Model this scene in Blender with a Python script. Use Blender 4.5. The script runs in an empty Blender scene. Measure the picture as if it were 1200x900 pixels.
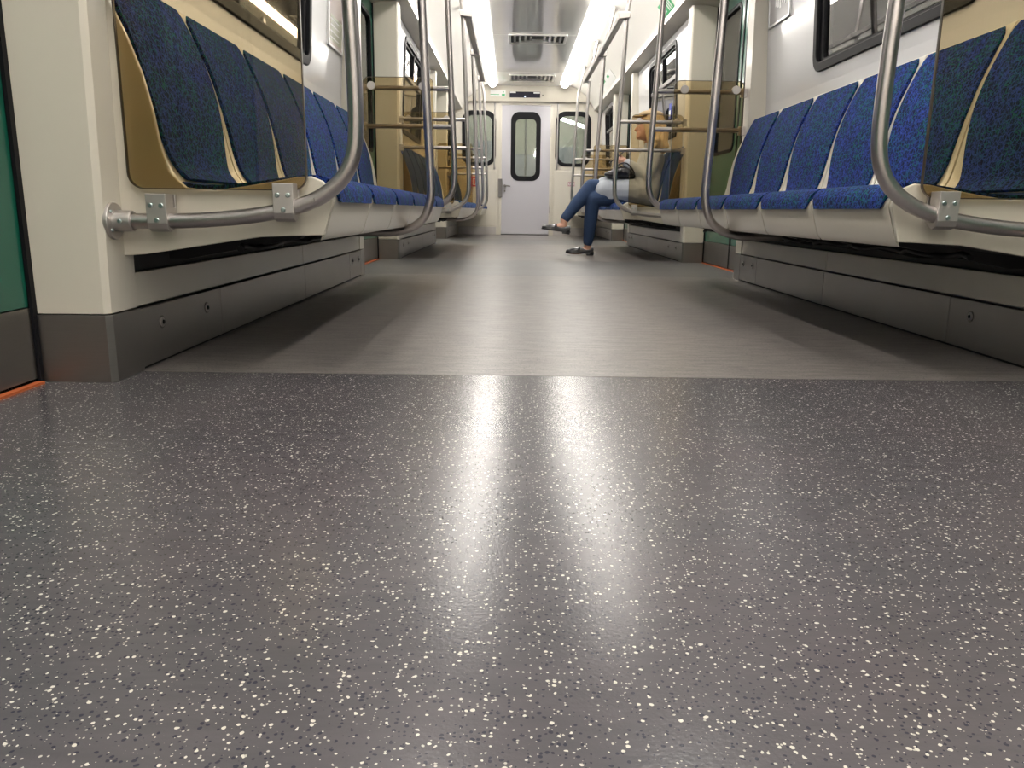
import bpy, bmesh, math, random
import numpy as np
from mathutils import Vector, Matrix
random.seed(7)
S = bpy.context.scene
COL = S.collection

# ------------------------------------------------------------------ materials
def newmat(name):
    m = bpy.data.materials.new(name); m.use_nodes = True
    nt = m.node_tree; b = nt.nodes['Principled BSDF']
    return m, nt, b
def N(nt, t, **kw):
    n = nt.nodes.new(t)
    for k, v in kw.items():
        if k in n.inputs.keys() if isinstance(k, str) else False: n.inputs[k].default_value = v
        else: setattr(n, k, v)
    return n
def L(nt, a, b): nt.links.new(a, b)
def coords(nt, scale=(1,1,1)):
    tc = nt.nodes.new('ShaderNodeTexCoord'); mp = nt.nodes.new('ShaderNodeMapping')
    L(nt, tc.outputs['Object'], mp.inputs['Vector']); mp.inputs['Scale'].default_value = scale
    return mp.outputs['Vector']
def ramp(nt, fac, stops, interp='LINEAR'):
    r = nt.nodes.new('ShaderNodeValToRGB'); r.color_ramp.interpolation = interp
    e = r.color_ramp.elements
    while len(e) < len(stops): e.new(0.5)
    for i, (p, c) in enumerate(stops):
        e[i].position = p; e[i].color = (*c, 1) if len(c) == 3 else c
    L(nt, fac, r.inputs['Fac']); return r
def mix(nt, fac, a, b, typ='MIX'):
    m = nt.nodes.new('ShaderNodeMix'); m.data_type = 'RGBA'; m.blend_type = typ
    for sock, v in ((m.inputs[0], fac), (m.inputs[6], a), (m.inputs[7], b)):
        if isinstance(v, (int, float)): sock.default_value = v
        elif isinstance(v, tuple): sock.default_value = (*v, 1)
        else: L(nt, v, sock)
    return m.outputs[2]
def noise(nt, vec, scale, detail=3, rough=.5):
    n = nt.nodes.new('ShaderNodeTexNoise'); n.inputs['Scale'].default_value = scale
    n.inputs['Detail'].default_value = detail; n.inputs['Roughness'].default_value = rough
    L(nt, vec, n.inputs['Vector']); return n
def paint(name, col, rough=.35, var=.06, bump=0.0, bscale=60, metal=0.0, coat=0.0, spec=.5):
    m, nt, b = newmat(name); v = coords(nt)
    n = noise(nt, v, 3.0, 4)
    dark = tuple(c*(1-var) for c in col)
    L(nt, mix(nt, n.outputs['Fac'], dark, col), b.inputs['Base Color'])
    b.inputs['Roughness'].default_value = rough; b.inputs['Metallic'].default_value = metal
    b.inputs['Coat Weight'].default_value = coat; b.inputs['Coat Roughness'].default_value = .08
    b.inputs['Specular IOR Level'].default_value = spec
    if bump:
        n2 = noise(nt, v, bscale, 3); bp = nt.nodes.new('ShaderNodeBump')
        bp.inputs['Strength'].default_value = bump; bp.inputs['Distance'].default_value = .01
        L(nt, n2.outputs['Fac'], bp.inputs['Height']); L(nt, bp.outputs['Normal'], b.inputs['Normal'])
    return m
def steel(name, col, rough, stretch=(2, 2, 60), var=.12, metal=1.0):
    m, nt, b = newmat(name); v = coords(nt, stretch)
    n = noise(nt, v, 8, 5, .6); n2 = noise(nt, coords(nt), 5, 3)
    c1 = tuple(c*(1-var) for c in col); c2 = tuple(min(1, c*(1+var)) for c in col)
    cc = mix(nt, n.outputs['Fac'], c1, c2)
    cc = mix(nt, .3, cc, ramp(nt, n2.outputs['Fac'], [(.3, c1), (.7, c2)]).outputs['Color'])
    L(nt, cc, b.inputs['Base Color']); b.inputs['Metallic'].default_value = metal
    mr = nt.nodes.new('ShaderNodeMapRange'); L(nt, n.outputs['Fac'], mr.inputs['Value'])
    mr.inputs['To Min'].default_value = rough*.8; mr.inputs['To Max'].default_value = rough*1.2
    L(nt, mr.outputs['Result'], b.inputs['Roughness'])
    return m
def emit(name, col, strength):
    m, nt, b = newmat(name)
    b.inputs['Base Color'].default_value = (.9, .9, .9, 1)
    b.inputs['Emission Color'].default_value = (*col, 1); b.inputs['Emission Strength'].default_value = strength
    return m
def glassmat(name, tint, ior=1.5, rough=.0, boost=1.0):
    m, nt, b = newmat(name); nt.nodes.remove(b)
    out = nt.nodes['Material Output']
    tr = nt.nodes.new('ShaderNodeBsdfTransparent'); tr.inputs['Color'].default_value = (*tint, 1)
    gl = nt.nodes.new('ShaderNodeBsdfGlossy'); gl.inputs['Roughness'].default_value = rough
    gl.inputs['Color'].default_value = (boost, boost, boost, 1)
    fr = nt.nodes.new('ShaderNodeFresnel'); fr.inputs['IOR'].default_value = ior
    n = noise(nt, coords(nt), 1.5, 1); bp = nt.nodes.new('ShaderNodeBump'); bp.inputs['Strength'].default_value = .02
    L(nt, n.outputs['Fac'], bp.inputs['Height']); L(nt, bp.outputs['Normal'], gl.inputs['Normal'])
    mx = nt.nodes.new('ShaderNodeMixShader'); L(nt, fr.outputs['Fac'], mx.inputs[0])
    L(nt, tr.outputs[0], mx.inputs[1]); L(nt, gl.outputs[0], mx.inputs[2]); L(nt, mx.outputs[0], out.inputs['Surface'])
    return m

def floormat(name, base, warm, chip, rough, worn):
    """speckled rubber sheet: pale chips, dark chips, soft dirt patches"""
    m, nt, b = newmat(name); v = coords(nt)
    big = noise(nt, v, 2.2, 4, .6)
    c = mix(nt, ramp(nt, big.outputs['Fac'], [(.35, (0,0,0)), (.65, (1,1,1))]).outputs['Color'], base, warm)
    st = noise(nt, coords(nt, (3, 14, 1)), 3, 4, .65)
    c = mix(nt, worn, c, ramp(nt, st.outputs['Fac'], [(.3, tuple(x*.62 for x in base)), (.72, tuple(x*1.25 for x in warm))]).outputs['Color'])
    dn = noise(nt, v, 90, 2)
    dv = nt.nodes.new('ShaderNodeVectorMath'); dv.operation = 'SCALE'; dv.inputs['Scale'].default_value = .004
    L(nt, dn.outputs['Color'], dv.inputs[0])
    ad = nt.nodes.new('ShaderNodeVectorMath'); ad.operation = 'ADD'
    L(nt, v, ad.inputs[0]); L(nt, dv.outputs[0], ad.inputs[1])
    def chips(scale, dens, size, seedoff):
        of = nt.nodes.new('ShaderNodeVectorMath'); of.operation = 'ADD'; of.inputs[1].default_value = seedoff
        L(nt, ad.outputs[0], of.inputs[0])
        fl = nt.nodes.new('ShaderNodeVectorMath'); fl.operation = 'MULTIPLY'; fl.inputs[1].default_value = (1, 1, 0)
        L(nt, of.outputs[0], fl.inputs[0])
        vo = nt.nodes.new('ShaderNodeTexVoronoi'); vo.voronoi_dimensions = '2D'; vo.inputs['Scale'].default_value = scale
        L(nt, fl.outputs[0], vo.inputs['Vector'])
        sep = nt.nodes.new('ShaderNodeSeparateColor'); L(nt, vo.outputs['Color'], sep.inputs[0])
        g = nt.nodes.new('ShaderNodeMath'); g.operation = 'LESS_THAN'; L(nt, sep.outputs[0], g.inputs[0]); g.inputs[1].default_value = dens
        sz = nt.nodes.new('ShaderNodeMath'); sz.operation = 'MULTIPLY'; L(nt, sep.outputs[1], sz.inputs[0]); sz.inputs[1].default_value = size
        l = nt.nodes.new('ShaderNodeMath'); l.operation = 'LESS_THAN'; L(nt, vo.outputs['Distance'], l.inputs[0]); L(nt, sz.outputs[0], l.inputs[1])
        mm = nt.nodes.new('ShaderNodeMath'); mm.operation = 'MULTIPLY'; L(nt, g.outputs[0], mm.inputs[0]); L(nt, l.outputs[0], mm.inputs[1])
        return mm.outputs[0]
    c = mix(nt, chips(210, .30, .42, (3.1, 1.7, 0)), c, (.035, .036, .05))
    c = mix(nt, chips(190, .14, .39, (0, 0, 0)), c, chip)
    c = mix(nt, chips(330, .10, .42, (7.7, 2.2, 0)), c, tuple(x*.75 for x in chip))
    L(nt, c, b.inputs['Base Color'])
    rr = nt.nodes.new('ShaderNodeMapRange'); L(nt, big.outputs['Fac'], rr.inputs['Value'])
    rr.inputs['To Min'].default_value = rough*.85; rr.inputs['To Max'].default_value = rough*1.2
    L(nt, rr.outputs['Result'], b.inputs['Roughness'])
    b.inputs['Specular IOR Level'].default_value = .34
    fb = noise(nt, v, 240, 2); bp = nt.nodes.new('ShaderNodeBump'); bp.inputs['Strength'].default_value = .12; bp.inputs['Distance'].default_value = .002
    L(nt, fb.outputs['Fac'], bp.inputs['Height']); L(nt, bp.outputs['Normal'], b.inputs['Normal'])
    return m

def fabricmat():
    m, nt, b = newmat('seat_fabric'); v = coords(nt)
    def squiggle(scale, off, width, dist):
        dn = noise(nt, v, scale*1.1, 2)
        dv = nt.nodes.new('ShaderNodeVectorMath'); dv.operation = 'SCALE'; dv.inputs['Scale'].default_value = dist
        L(nt, dn.outputs['Color'], dv.inputs[0])
        ad = nt.nodes.new('ShaderNodeVectorMath'); ad.operation = 'ADD'; L(nt, v, ad.inputs[0]); L(nt, dv.outputs[0], ad.inputs[1])
        a2 = nt.nodes.new('ShaderNodeVectorMath'); a2.operation = 'ADD'; a2.inputs[1].default_value = off; L(nt, ad.outputs[0], a2.inputs[0])
        vo = nt.nodes.new('ShaderNodeTexVoronoi'); vo.feature = 'DISTANCE_TO_EDGE'; vo.inputs['Scale'].default_value = scale
        L(nt, a2.outputs[0], vo.inputs['Vector'])
        return ramp(nt, vo.outputs['Distance'], [(0, (1,1,1)), (width, (0,0,0))]).outputs['Color']
    patch = noise(nt, v, 18, 2)
    base = mix(nt, patch.outputs['Fac'], (.0022, .006, .034), (.003, .009, .052))
    sel = noise(nt, v, 14, 2)
    blue = (.022, .055, .34)
    linecol = ramp(nt, sel.outputs['Fac'], [(.42, blue), (.56, (.004, .13, .11))]).outputs['Color']
    c = mix(nt, squiggle(52, (0,0,0), .11, .020), base, linecol)
    c = mix(nt, squiggle(70, (4,2,9), .07, .018), c, (.03, .07, .36))
    L(nt, c, b.inputs['Base Color']); b.inputs['Roughness'].default_value = .9
    b.inputs['Sheen Weight'].default_value = .05; b.inputs['Sheen Roughness'].default_value = .4
    b.inputs['Sheen Tint'].default_value = (.45, .6, 1, 1)
    b.inputs['Specular IOR Level'].default_value = .2
    fb = noise(nt, v, 500, 2); bp = nt.nodes.new('ShaderNodeBump'); bp.inputs['Strength'].default_value = .2; bp.inputs['Distance'].default_value = .002
    L(nt, fb.outputs['Fac'], bp.inputs['Height']); L(nt, bp.outputs['Normal'], b.inputs['Normal'])
    return m

M = dict(
    cream=paint('cream_paint', (.66, .62, .53), .32, .05, coat=.25),
    shell=paint('cream_seat_plastic', (.62, .58, .49), .30, .05, coat=.3),
    white=paint('white_gelcoat', (.66, .66, .67), .26, .04, bump=.12, bscale=3.0, coat=.35),
    ceil=paint('ceiling_panel', (.74, .73, .70), .10, .05, bump=.22, bscale=2.2, metal=.15, coat=.4),
    cove=paint('cove_white', (.84, .82, .77), .28, .04, bump=.05, bscale=4, coat=.3),
    soffit=paint('soffit_beige', (.52, .49, .42), .35, .05),
    kick=steel('kick_steel', (.33, .315, .30), .36, (2, 2, 70)),
    pole=steel('brushed_tube', (.50, .47, .46), .30, (40, 40, 3)),
    clamp=steel('clamp_steel', (.56, .53, .51), .5, (30, 30, 30), .06),
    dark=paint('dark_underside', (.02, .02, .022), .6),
    black=paint('black_rubber', (.006, .006, .008), .5, spec=.2),
    green=paint('green_door_paint', (.006, .105, .068), .28, .08, coat=.3),
    orange=paint('orange_threshold', (.50, .12, .035), .5),
    grey=paint('grey_door_paint', (.52, .51, .55), .25, .03, coat=.3),
    fabric=fabricmat(),
    tint=glassmat('bronze_glass', (.80, .73, .59), 1.32),
    pane=glassmat('window_glass', (.55, .6, .58), 1.75, .02, 1.0),
    lamp=emit('lamp_diffuser', (1, .955, .89), 22),
    screw=steel('screw_zinc', (.42, .50, .50), .3, (9, 9, 9)),
    tunnel=paint('tunnel_concrete', (.035, .035, .034), .9, .4),
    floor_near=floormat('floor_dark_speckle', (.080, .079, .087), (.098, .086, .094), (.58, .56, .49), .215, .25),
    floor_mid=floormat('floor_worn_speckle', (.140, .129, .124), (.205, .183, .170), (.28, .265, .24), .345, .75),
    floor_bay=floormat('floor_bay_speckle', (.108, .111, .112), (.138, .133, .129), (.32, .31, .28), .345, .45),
)

M['lock'] = steel('lock_steel', (.20, .19, .18), .45, (9, 9, 9), .1)
M['edge'] = paint('glass_edge_brown', (.06, .045, .03), .3)
# ------------------------------------------------------------------ helpers
def link(name, me, mat=None, parent=None):
    o = bpy.data.objects.new(name, me); COL.objects.link(o)
    if mat is not None and me is not None:
        for mm in (mat if isinstance(mat, (list, tuple)) else [mat]): me.materials.append(mm)
    if parent is not None:
        o.parent = parent; o.matrix_parent_inverse = parent.matrix_world.inverted() if False else Matrix.Translation(-Vector(parent.location))
    return o
def finish(name, bm, mat, parent=None, smooth=False, angle=35, bev=0, seg=2, slots=None):
    bmesh.ops.remove_doubles(bm, verts=bm.verts, dist=1e-5)
    bmesh.ops.recalc_face_normals(bm, faces=bm.faces)
    if smooth:
        for f in bm.faces: f.smooth = True
        for e in bm.edges:
            if len(e.link_faces) == 2 and e.calc_face_angle(0) > math.radians(angle): e.smooth = False
    me = bpy.data.meshes.new(name); bm.to_mesh(me); bm.free()
    o = link(name, me, mat, parent)
    if bev:
        md = o.modifiers.new('bevel', 'BEVEL'); md.width = bev; md.segments = seg; md.limit_method = 'ANGLE'; md.angle_limit = math.radians(40)
        if not smooth:
            for p in me.polygons: p.use_smooth = False
    return o
def bbox(bm, x0, x1, y0, y1, z0, z1):
    if x0 > x1: x0, x1 = x1, x0
    v = [bm.verts.new(p) for p in ((x0,y0,z0),(x1,y0,z0),(x1,y1,z0),(x0,y1,z0),(x0,y0,z1),(x1,y0,z1),(x1,y1,z1),(x0,y1,z1))]
    for f in ((0,1,2,3),(4,5,6,7),(0,1,5,4),(1,2,6,5),(2,3,7,6),(3,0,4,7)): bm.faces.new([v[i] for i in f])
def box(name, x0, x1, y0, y1, z0, z1, mat, parent=None, bev=0):
    bm = bmesh.new(); bbox(bm, x0, x1, y0, y1, z0, z1); return finish(name, bm, mat, parent, bev=bev)
def bprism(bm, pts, y0, y1, axis='y'):
    """extrude outline (a,b) ; axis y: (x,z) ; axis x: (y,z)"""
    def P(a, b, t): return (a, t, b) if axis == 'y' else ((t, a, b) if axis == 'x' else (a, b, t))
    A = [bm.verts.new(P(a, b, y0)) for a, b in pts]; B = [bm.verts.new(P(a, b, y1)) for a, b in pts]
    n = len(pts)
    bm.faces.new(A); bm.faces.new(B[::-1])
    for i in range(n): bm.faces.new((A[i], A[(i+1) % n], B[(i+1) % n], B[i]))
def prism(name, pts, y0, y1, mat, parent=None, axis='y', bev=0, smooth=False, angle=35):
    bm = bmesh.new(); bprism(bm, pts, y0, y1, axis); return finish(name, bm, mat, parent, bev=bev, smooth=smooth, angle=angle)
def rrect(a0, a1, b0, b1, r, n=6):
    if a0 > a1: a0, a1 = a1, a0
    out = []
    for cx, cy, t0 in ((a1-r, b1-r, 0), (a0+r, b1-r, 90), (a0+r, b0+r, 180), (a1-r, b0+r, 270)):
        for i in range(n+1):
            t = math.radians(t0+90*i/n); out.append((cx+r*math.cos(t), cy+r*math.sin(t)))
    return out
def bring(bm, outer, inner, t0, t1, axis):
    """frame between two outlines with the same vertex count"""
    def P(a, b, t): return (a, t, b) if axis == 'y' else (t, a, b)
    n = len(outer)
    O0 = [bm.verts.new(P(*p, t0)) for p in outer]; O1 = [bm.verts.new(P(*p, t1)) for p in outer]
    I0 = [bm.verts.new(P(*p, t0)) for p in inner]; I1 = [bm.verts.new(P(*p, t1)) for p in inner]
    for i in range(n):
        j = (i+1) % n
        bm.faces.new((O0[i], O0[j], O1[j], O1[i])); bm.faces.new((I0[i], I0[j], I1[j], I1[i]))
        bm.faces.new((O0[i], O0[j], I0[j], I0[i])); bm.faces.new((O1[i], O1[j], I1[j], I1[i]))
def ringo(name, outer, inner, t0, t1, axis, mat, parent=None, bev=0):
    bm = bmesh.new(); bring(bm, outer, inner, t0, t1, axis); return finish(name, bm, mat, parent, bev=bev, smooth=True)
def catmull(pts, k=8):
    P = [np.array(p, float) for p in pts]; P = [2*P[0]-P[1]]+P+[2*P[-1]-P[-2]]; out = []
    for i in range(1, len(P)-2):
        p0, p1, p2, p3 = P[i-1:i+3]
        for j in range(k):
            t = j/k
            out.append(.5*((2*p1)+(-p0+p2)*t+(2*p0-5*p1+4*p2-p3)*t*t+(-p0+3*p1-3*p2+p3)*t**3))
    out.append(P[-2]); return out
def btube(bm, path, r, n=16, cap=True):
    path = [Vector(p) for p in path]; rings = []
    up = None
    for i, p in enumerate(path):
        d = (path[min(i+1, len(path)-1)]-path[max(i-1, 0)]).normalized()
        if up is None:
            up = d.orthogonal().normalized()
        else:
            up = (up-d*up.dot(d)).normalized()
        s = d.cross(up); rr = r[i] if isinstance(r, (list, tuple)) else r
        rings.append([bm.verts.new(p+(up*math.cos(2*math.pi*k/n)+s*math.sin(2*math.pi*k/n))*rr) for k in range(n)])
    for a, b in zip(rings, rings[1:]):
        for k in range(n): bm.faces.new((a[k], a[(k+1) % n], b[(k+1) % n], b[k]))
    if cap: bm.faces.new(rings[0][::-1]); bm.faces.new(rings[-1])
def tube(name, path, r, mat, parent=None, n=16, angle=50):
    bm = bmesh.new(); btube(bm, path, r, n); return finish(name, bm, mat, parent, smooth=True, angle=angle)
def cyl(name, p0, p1, r, mat, parent=None, n=20, bev=0):
    bm = bmesh.new(); btube(bm, [p0, p1], r, n); return finish(name, bm, mat, parent, smooth=True, angle=50, bev=bev)
def thing(name, loc, label, cat, group=None):
    o = bpy.data.objects.new(name, None); COL.objects.link(o); o.location = loc
    o.empty_display_size = .05
    o['label'] = label; o['category'] = cat
    if group: o['group'] = group
    return o
def tag(o, label, cat, group=None):
    o['label'] = label; o['category'] = cat
    if group: o['group'] = group
    return o
def struct(o): o['kind'] = 'structure'; return o
def dup(root, delta, label, group=None):
    """copy a thing, its parts and sub-parts, shifted by delta"""
    r = root.copy(); COL.objects.link(r); r.location = Vector(root.location)+Vector(delta); r['label'] = label
    if group: r['group'] = group
    def rec(src, dst):
        for ch in list(src.children):
            c = ch.copy(); COL.objects.link(c); c.parent = dst; c.matrix_parent_inverse = ch.matrix_parent_inverse.copy(); rec(ch, c)
    rec(root, r); return r
def screw(parent, p, axis, r=.006, mat=None):
    """pan-head screw with a socket; axis is the outward direction"""
    p = Vector(p); a = Vector(axis).normalized()
    bm = bmesh.new(); btube(bm, [p-a*.002, p+a*.0015, p+a*.003], [r, r, r*.7], 14)
    o = finish('screw', bm, mat or M['screw'], parent, smooth=True, angle=30)
    return o
def attach_local(parent):  # child meshes are built in world coords; parent inverse handles offset
    return parent

SIDES = ((-1, 'left'), (1, 'right'))
SEATY = [(1.885, 4.855, 6), (6.575, 9.545, 6), (11.265, 13.22, 4)]
BEN = [(1.93, 4.82, 6), (6.61, 9.51, 6), (11.30, 13.22, 4)]
PIL = [(.11, .26), (1.79, 1.93), (4.82, 4.95), (6.48, 6.61), (9.51, 9.64), (11.17, 11.30)]
BAYS = [(.26, 1.79), (4.95, 6.48), (9.64, 11.17)]
YB, YE = -3.0, 13.30
bench_name = ['near', 'middle', 'far']

# ------------------------------------------------------------------ floor
def floor_piece(name, y0, y1, mat):
    bm = bmesh.new(); bbox(bm, -1.36, 1.36, y0, y1, -.04, 0); return struct(finish(name, bm, mat))
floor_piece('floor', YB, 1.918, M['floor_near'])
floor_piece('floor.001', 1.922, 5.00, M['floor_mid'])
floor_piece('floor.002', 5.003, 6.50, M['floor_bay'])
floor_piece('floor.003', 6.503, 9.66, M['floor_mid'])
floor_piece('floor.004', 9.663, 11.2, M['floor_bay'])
floor_piece('floor.005', 11.203, YE+.05, M['floor_mid'])

# ------------------------------------------------------------------ ceiling
ZC = 2.30
def ceil_panel(i, y0, y1):
    bm = bmesh.new(); bbox(bm, -.48, .48, y0, y1, ZC, ZC+.02)
    o = struct(finish('ceiling' if i == 0 else 'ceiling.%03d' % i, bm, M['ceil'], bev=.004)); return o
ys = [YB, -.6, 1.1, 2.8, 4.5, 6.2, 7.85, 9.45, 11.9, YE]
for i, (a, b) in enumerate(zip(ys, ys[1:])): ceil_panel(i, a+.004, b-.004)
tn = [0]
def trim(o):
    tn[0] += 1; o.name = 'trim_%d' % tn[0]; return struct(o)
cove = [(.64, 2.30), (.70, 2.295), (.76, 2.265), (.84, 2.215), (.92, 2.15), (.985, 2.08), (1.03, 2.02), (1.05, 1.985), (1.052, 1.965)]
for s, sd in SIDES:
    out = [(s*x, z) for x, z in cove] + [(s*1.075, 1.965), (s*1.10, 2.05), (s*1.05, 2.14), (s*.90, 2.26), (s*.78, 2.33), (s*.64, 2.33)]
    trim(prism('cove', out, YB, YE, M['cove'], smooth=True, angle=40))
    trim(prism('soffit', [(s*1.052, 1.965), (s*1.36, 1.905), (s*1.36, 1.93), (s*1.075, 1.99)], YB, YE, M['soffit']))
    # reveal strip between ceiling panels and lamp
    trim(box('lamp_tray', s*.48, s*.64, YB, YE, 2.315, 2.335, M['cove']))
# lamps: opal tube covers
for s, sd in SIDES:
    for a, b, wh in ((YB+.05, 3.3, 'directly over the camera'), (4.9, 13.0, 'running to the end wall')):
        t = thing('ceiling_lamp', (s*.56, (a+b)/2, 2.29), 'long glowing white lamp strip %s, %s side of the ceiling' % (wh, sd), 'ceiling lamp', 'ceiling lamp strips')
        ring = [(s*.56+.062*math.cos(math.radians(q)), 2.318+.062*math.sin(math.radians(q))) for q in range(180, 361, 15)]
        prism('diffuser', ring, a, b, M['lamp'], t, smooth=True, angle=60)
        prism('end_cap', ring, b, b+.03, M['cove'], t, smooth=True); prism('end_cap', ring, a-.03, a, M['cove'], t, smooth=True)

# ceiling air diffusers
for (y0, y1, lab) in ((9.38, 9.86, 'slotted air vent in the ceiling, the nearer of the two'), (12.05, 12.6, 'slotted air vent in the ceiling right before the end wall')):
    t = thing('ceiling_vent', (.03, (y0+y1)/2, ZC), lab, 'air vent', 'ceiling vents')
    cx = .03; bm = bmesh.new()
    bring(bm, rrect(cx-.33, cx+.33, y0, y1, .02), rrect(cx-.30, cx+.30, y0+.03, y1-.03, .015), 0, 1, 'x')
    for v in bm.verts:  # ring built in (y,z) frame: remap to the ceiling plane
        t0, a, b_ = v.co.x, v.co.y, v.co.z; v.co = (a, b_, ZC-.016+.014*t0)
    finish('frame', bm, M['cove'], t)
    box('back_plate', cx-.30, cx+.30, y0+.03, y1-.03, ZC-.004, ZC-.002, M['dark'], t)
    for k in range(4):
        w = .27-.06*k; ya = y1-.05-.0*k; d = y0+.06+.075*k
        bm = bmesh.new()
        bbox(bm, cx-w, cx-w+.026, y0+.05+.02*k, ya-.05*k, ZC-.016, ZC-.004)
        bbox(bm, cx+w-.026, cx+w, y0+.05+.02*k, ya-.05*k, ZC-.016, ZC-.004)
        bbox(bm, cx-w, cx+w, ya-.05*k-.026, ya-.05*k, ZC-.016, ZC-.004)
        finish('slat', bm, M['ceil'], t)
# ------------------------------------------------------------------ pillars, walls, doors, windows
def pillar(s, y0, y1, bay_side):
    """portal pillar: cream post with steel foot. bay_side -1: doorway is towards the camera"""
    zt = 1.93
    prof = lambda x: [(s*x[0], x[1]) for x in [x]]
    lean = .028
    bm = bmesh.new()
    outer = 1.305
    c = .012
    c0, c1 = (c, .001) if bay_side < 0 else (.001, c)
    pts = [(1.143, y0+c0), (1.143+c0, y0), (outer, y0), (outer, y1), (1.143+c1, y1), (1.143, y1-c1)]
    lo = [bm.verts.new((s*x, y, .158)) for x, y in pts]; hi = [bm.verts.new((s*(x-(lean if x < 1.2 else 0)), y, zt)) for x, y in pts]
    n = len(pts); bm.faces.new(lo); bm.faces.new(hi)
    for i in range(n): bm.faces.new((lo[i], lo[(i+1) % n], hi[(i+1) % n], hi[i]))
    o = trim(finish('pillar', bm, M['cream'], bev=.004))
    bm = bmesh.new(); pts2 = [(x-(.004 if x < 1.2 else 0), y+(-.003 if y < (y0+y1)/2 else .003)) for x, y in pts]
    bprism(bm, [(s*x, y) for x, y in pts2], 0.0, .155, 'z'); k = finish('kick_plate', bm, M['kick'], o, bev=.002)
    # black rubber door gasket on the bay side
    yy = y0 if bay_side < 0 else y1
    box('gasket', s*1.305, s*1.313, min(yy, yy+bay_side*.016), max(yy, yy+bay_side*.016), 0.0, 1.93, M['black'], o)
    return o
for i, (a, b) in enumerate(PIL):
    for s, sd in SIDES: pillar(s, a, b, -1 if i % 2 else 1)

wn = [0]
def wallx(z):  # interior wall leans inwards above the seats
    return 1.225 if z <= 1.0 else 1.225-.05*(z-1.0)/.93
def side_wall(s, y0, y1, w0, w1, last):
    """gelcoat wall panel with a rounded window opening"""
    z0, z1 = 1.07, 1.86; sd = 'left' if s < 0 else 'right'
    inner = rrect(w0, w1, z0, z1, .07, 8); n = len(inner)
    # outer outline with matching vertices: each rounded corner fans out to a square one
    outer = []; ctr = [(y1, 1.93), (y0, 1.93), (y0, 1.0), (y1, 1.0)]
    for c in range(4):
        for i in range(9):
            a, b = inner[c*9+i]; C_ = ctr[c]
            h = (i < 4) if c % 2 == 0 else (i > 4)
            outer.append(C_ if i == 4 else ((C_[0], b) if h else (a, C_[1])))
    cy = (w0+w1)/2
    bm = bmesh.new()
    I = [bm.verts.new((s*wallx(b), a, b)) for a, b in inner]; O = [bm.verts.new((s*wallx(b), a, b)) for a, b in outer]
    R = [bm.verts.new((s*(wallx(b)+.05), a, b)) for a, b in inner]
    for i in range(n):
        j = (i+1) % n; bm.faces.new((I[i], I[j], O[j], O[i])); bm.faces.new((I[i], I[j], R[j], R[i]))
    v = [bm.verts.new(p) for p in ((s*1.225, y0, 0), (s*1.225, y1, 0), (s*1.225, y1, 1.0), (s*1.225, y0, 1.0))]; bm.faces.new(v)
    o = finish('wall_%s' % sd if wn[0] < 0 else 'wall_%s.001' % sd, bm, M['white'])
    o.name = 'wall_%s' % sd; struct(o)
    wn[0] += 1
    w = bpy.data.objects.new('window_%d' % wn[0], None); COL.objects.link(w); w.location = (s*1.22, cy, z0); struct(w)
    def tilt(o_):
        for v_ in o_.data.vertices: v_.co.x = v_.co.x - s*(1.225-wallx(v_.co.z))
    f1 = ringo('frame', rrect(w0-.012, w1+.012, z0-.012, z1+.012, .08, 8), rrect(w0+.03, w1-.03, z0+.03, z1-.03, .05, 8), s*1.215, s*1.24, 'x', M['black'], w, .004); tilt(f1)
    f2 = ringo('inner_frame', rrect(w0+.03, w1-.03, z0+.03, z1-.03, .05, 8), rrect(w0+.075, w1-.075, z0+.045, z1-.05, .03, 8), s*1.232, s*1.26, 'x', M['black'], w, .004); tilt(f2)
    pn = prism('pane', rrect(w0+.05, w1-.05, z0+.035, z1-.04, .03, 8), s*1.246, s*1.252, M['pane'], w, axis='x'); tilt(pn)
    # tilting vent light: transom rails in the upper third
    tr = box('transom', s*1.228, s*1.248, w0+.05, w1-.05, 1.56, 1.595, M['kick'], w, .003); tilt(tr)
    bm = bmesh.new(); bbox(bm, s*1.226, s*1.246, w0+(w1-w0)*.5-.02, w0+(w1-w0)*.5+.02, 1.595, z1-.04)
    mu = finish('mullion', bm, M['black'], w); tilt(mu)
    return w
WIN = [(2.67, 4.07), (7.36, 8.76), (11.85, 12.75)]
for i, (a, b, n) in enumerate(BEN):
    for s, sd in SIDES: side_wall(s, a, b+(.08 if i == 2 else 0), *WIN[i], i == 2)
for s, sd in SIDES:   # stretch of car behind the camera, closes the shell
    o = box('wall_%s' % sd, s*1.225, s*1.24, YB, .11, 0, 1.93, M['white']); struct(o)

dn_ = [0]
def door(s, y0, y1):
    dn_[0] += 1
    d = bpy.data.objects.new('door_%d' % dn_[0], None); COL.objects.link(d); d.location = (s*1.34, (y0+y1)/2, 0); struct(d)
    ym = (y0+y1)/2
    for a, b, sg in ((y0+.017, ym-.012, 1), (ym+.012, y1-.017, -1)):
        bm = bmesh.new()
        outer = rrect(a, b, .175, 1.93, .004, 6); inner = rrect(a+.085, b-.085, .83, 1.80, .07, 6)
        bring(bm, outer, inner, s*1.314, s*1.350, 'x')
        lf = finish('leaf', bm, M['green'], d, smooth=True, angle=30)
        ringo('window_gasket', rrect(a+.075, b-.075, .82, 1.81, .075, 6), rrect(a+.098, b-.098, .843, 1.787, .06, 6), s*1.308, s*1.324, 'x', M['black'], lf)
        prism('pane', rrect(a+.09, b-.09, .835, 1.795, .065, 6), s*1.326, s*1.332, M['pane'], lf, axis='x')
        box('kick_plate', s*1.311, s*1.350, a, b, .012, .172, M['kick'], d)
    box('centre_seal', s*1.309, s*1.345, ym-.012, ym+.012, .01, 1.93, M['black'], d)
    box('threshold_strip', s*1.294, s*1.311, y0+.02, y1-.02, .0, .006, M['orange'], d)
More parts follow.
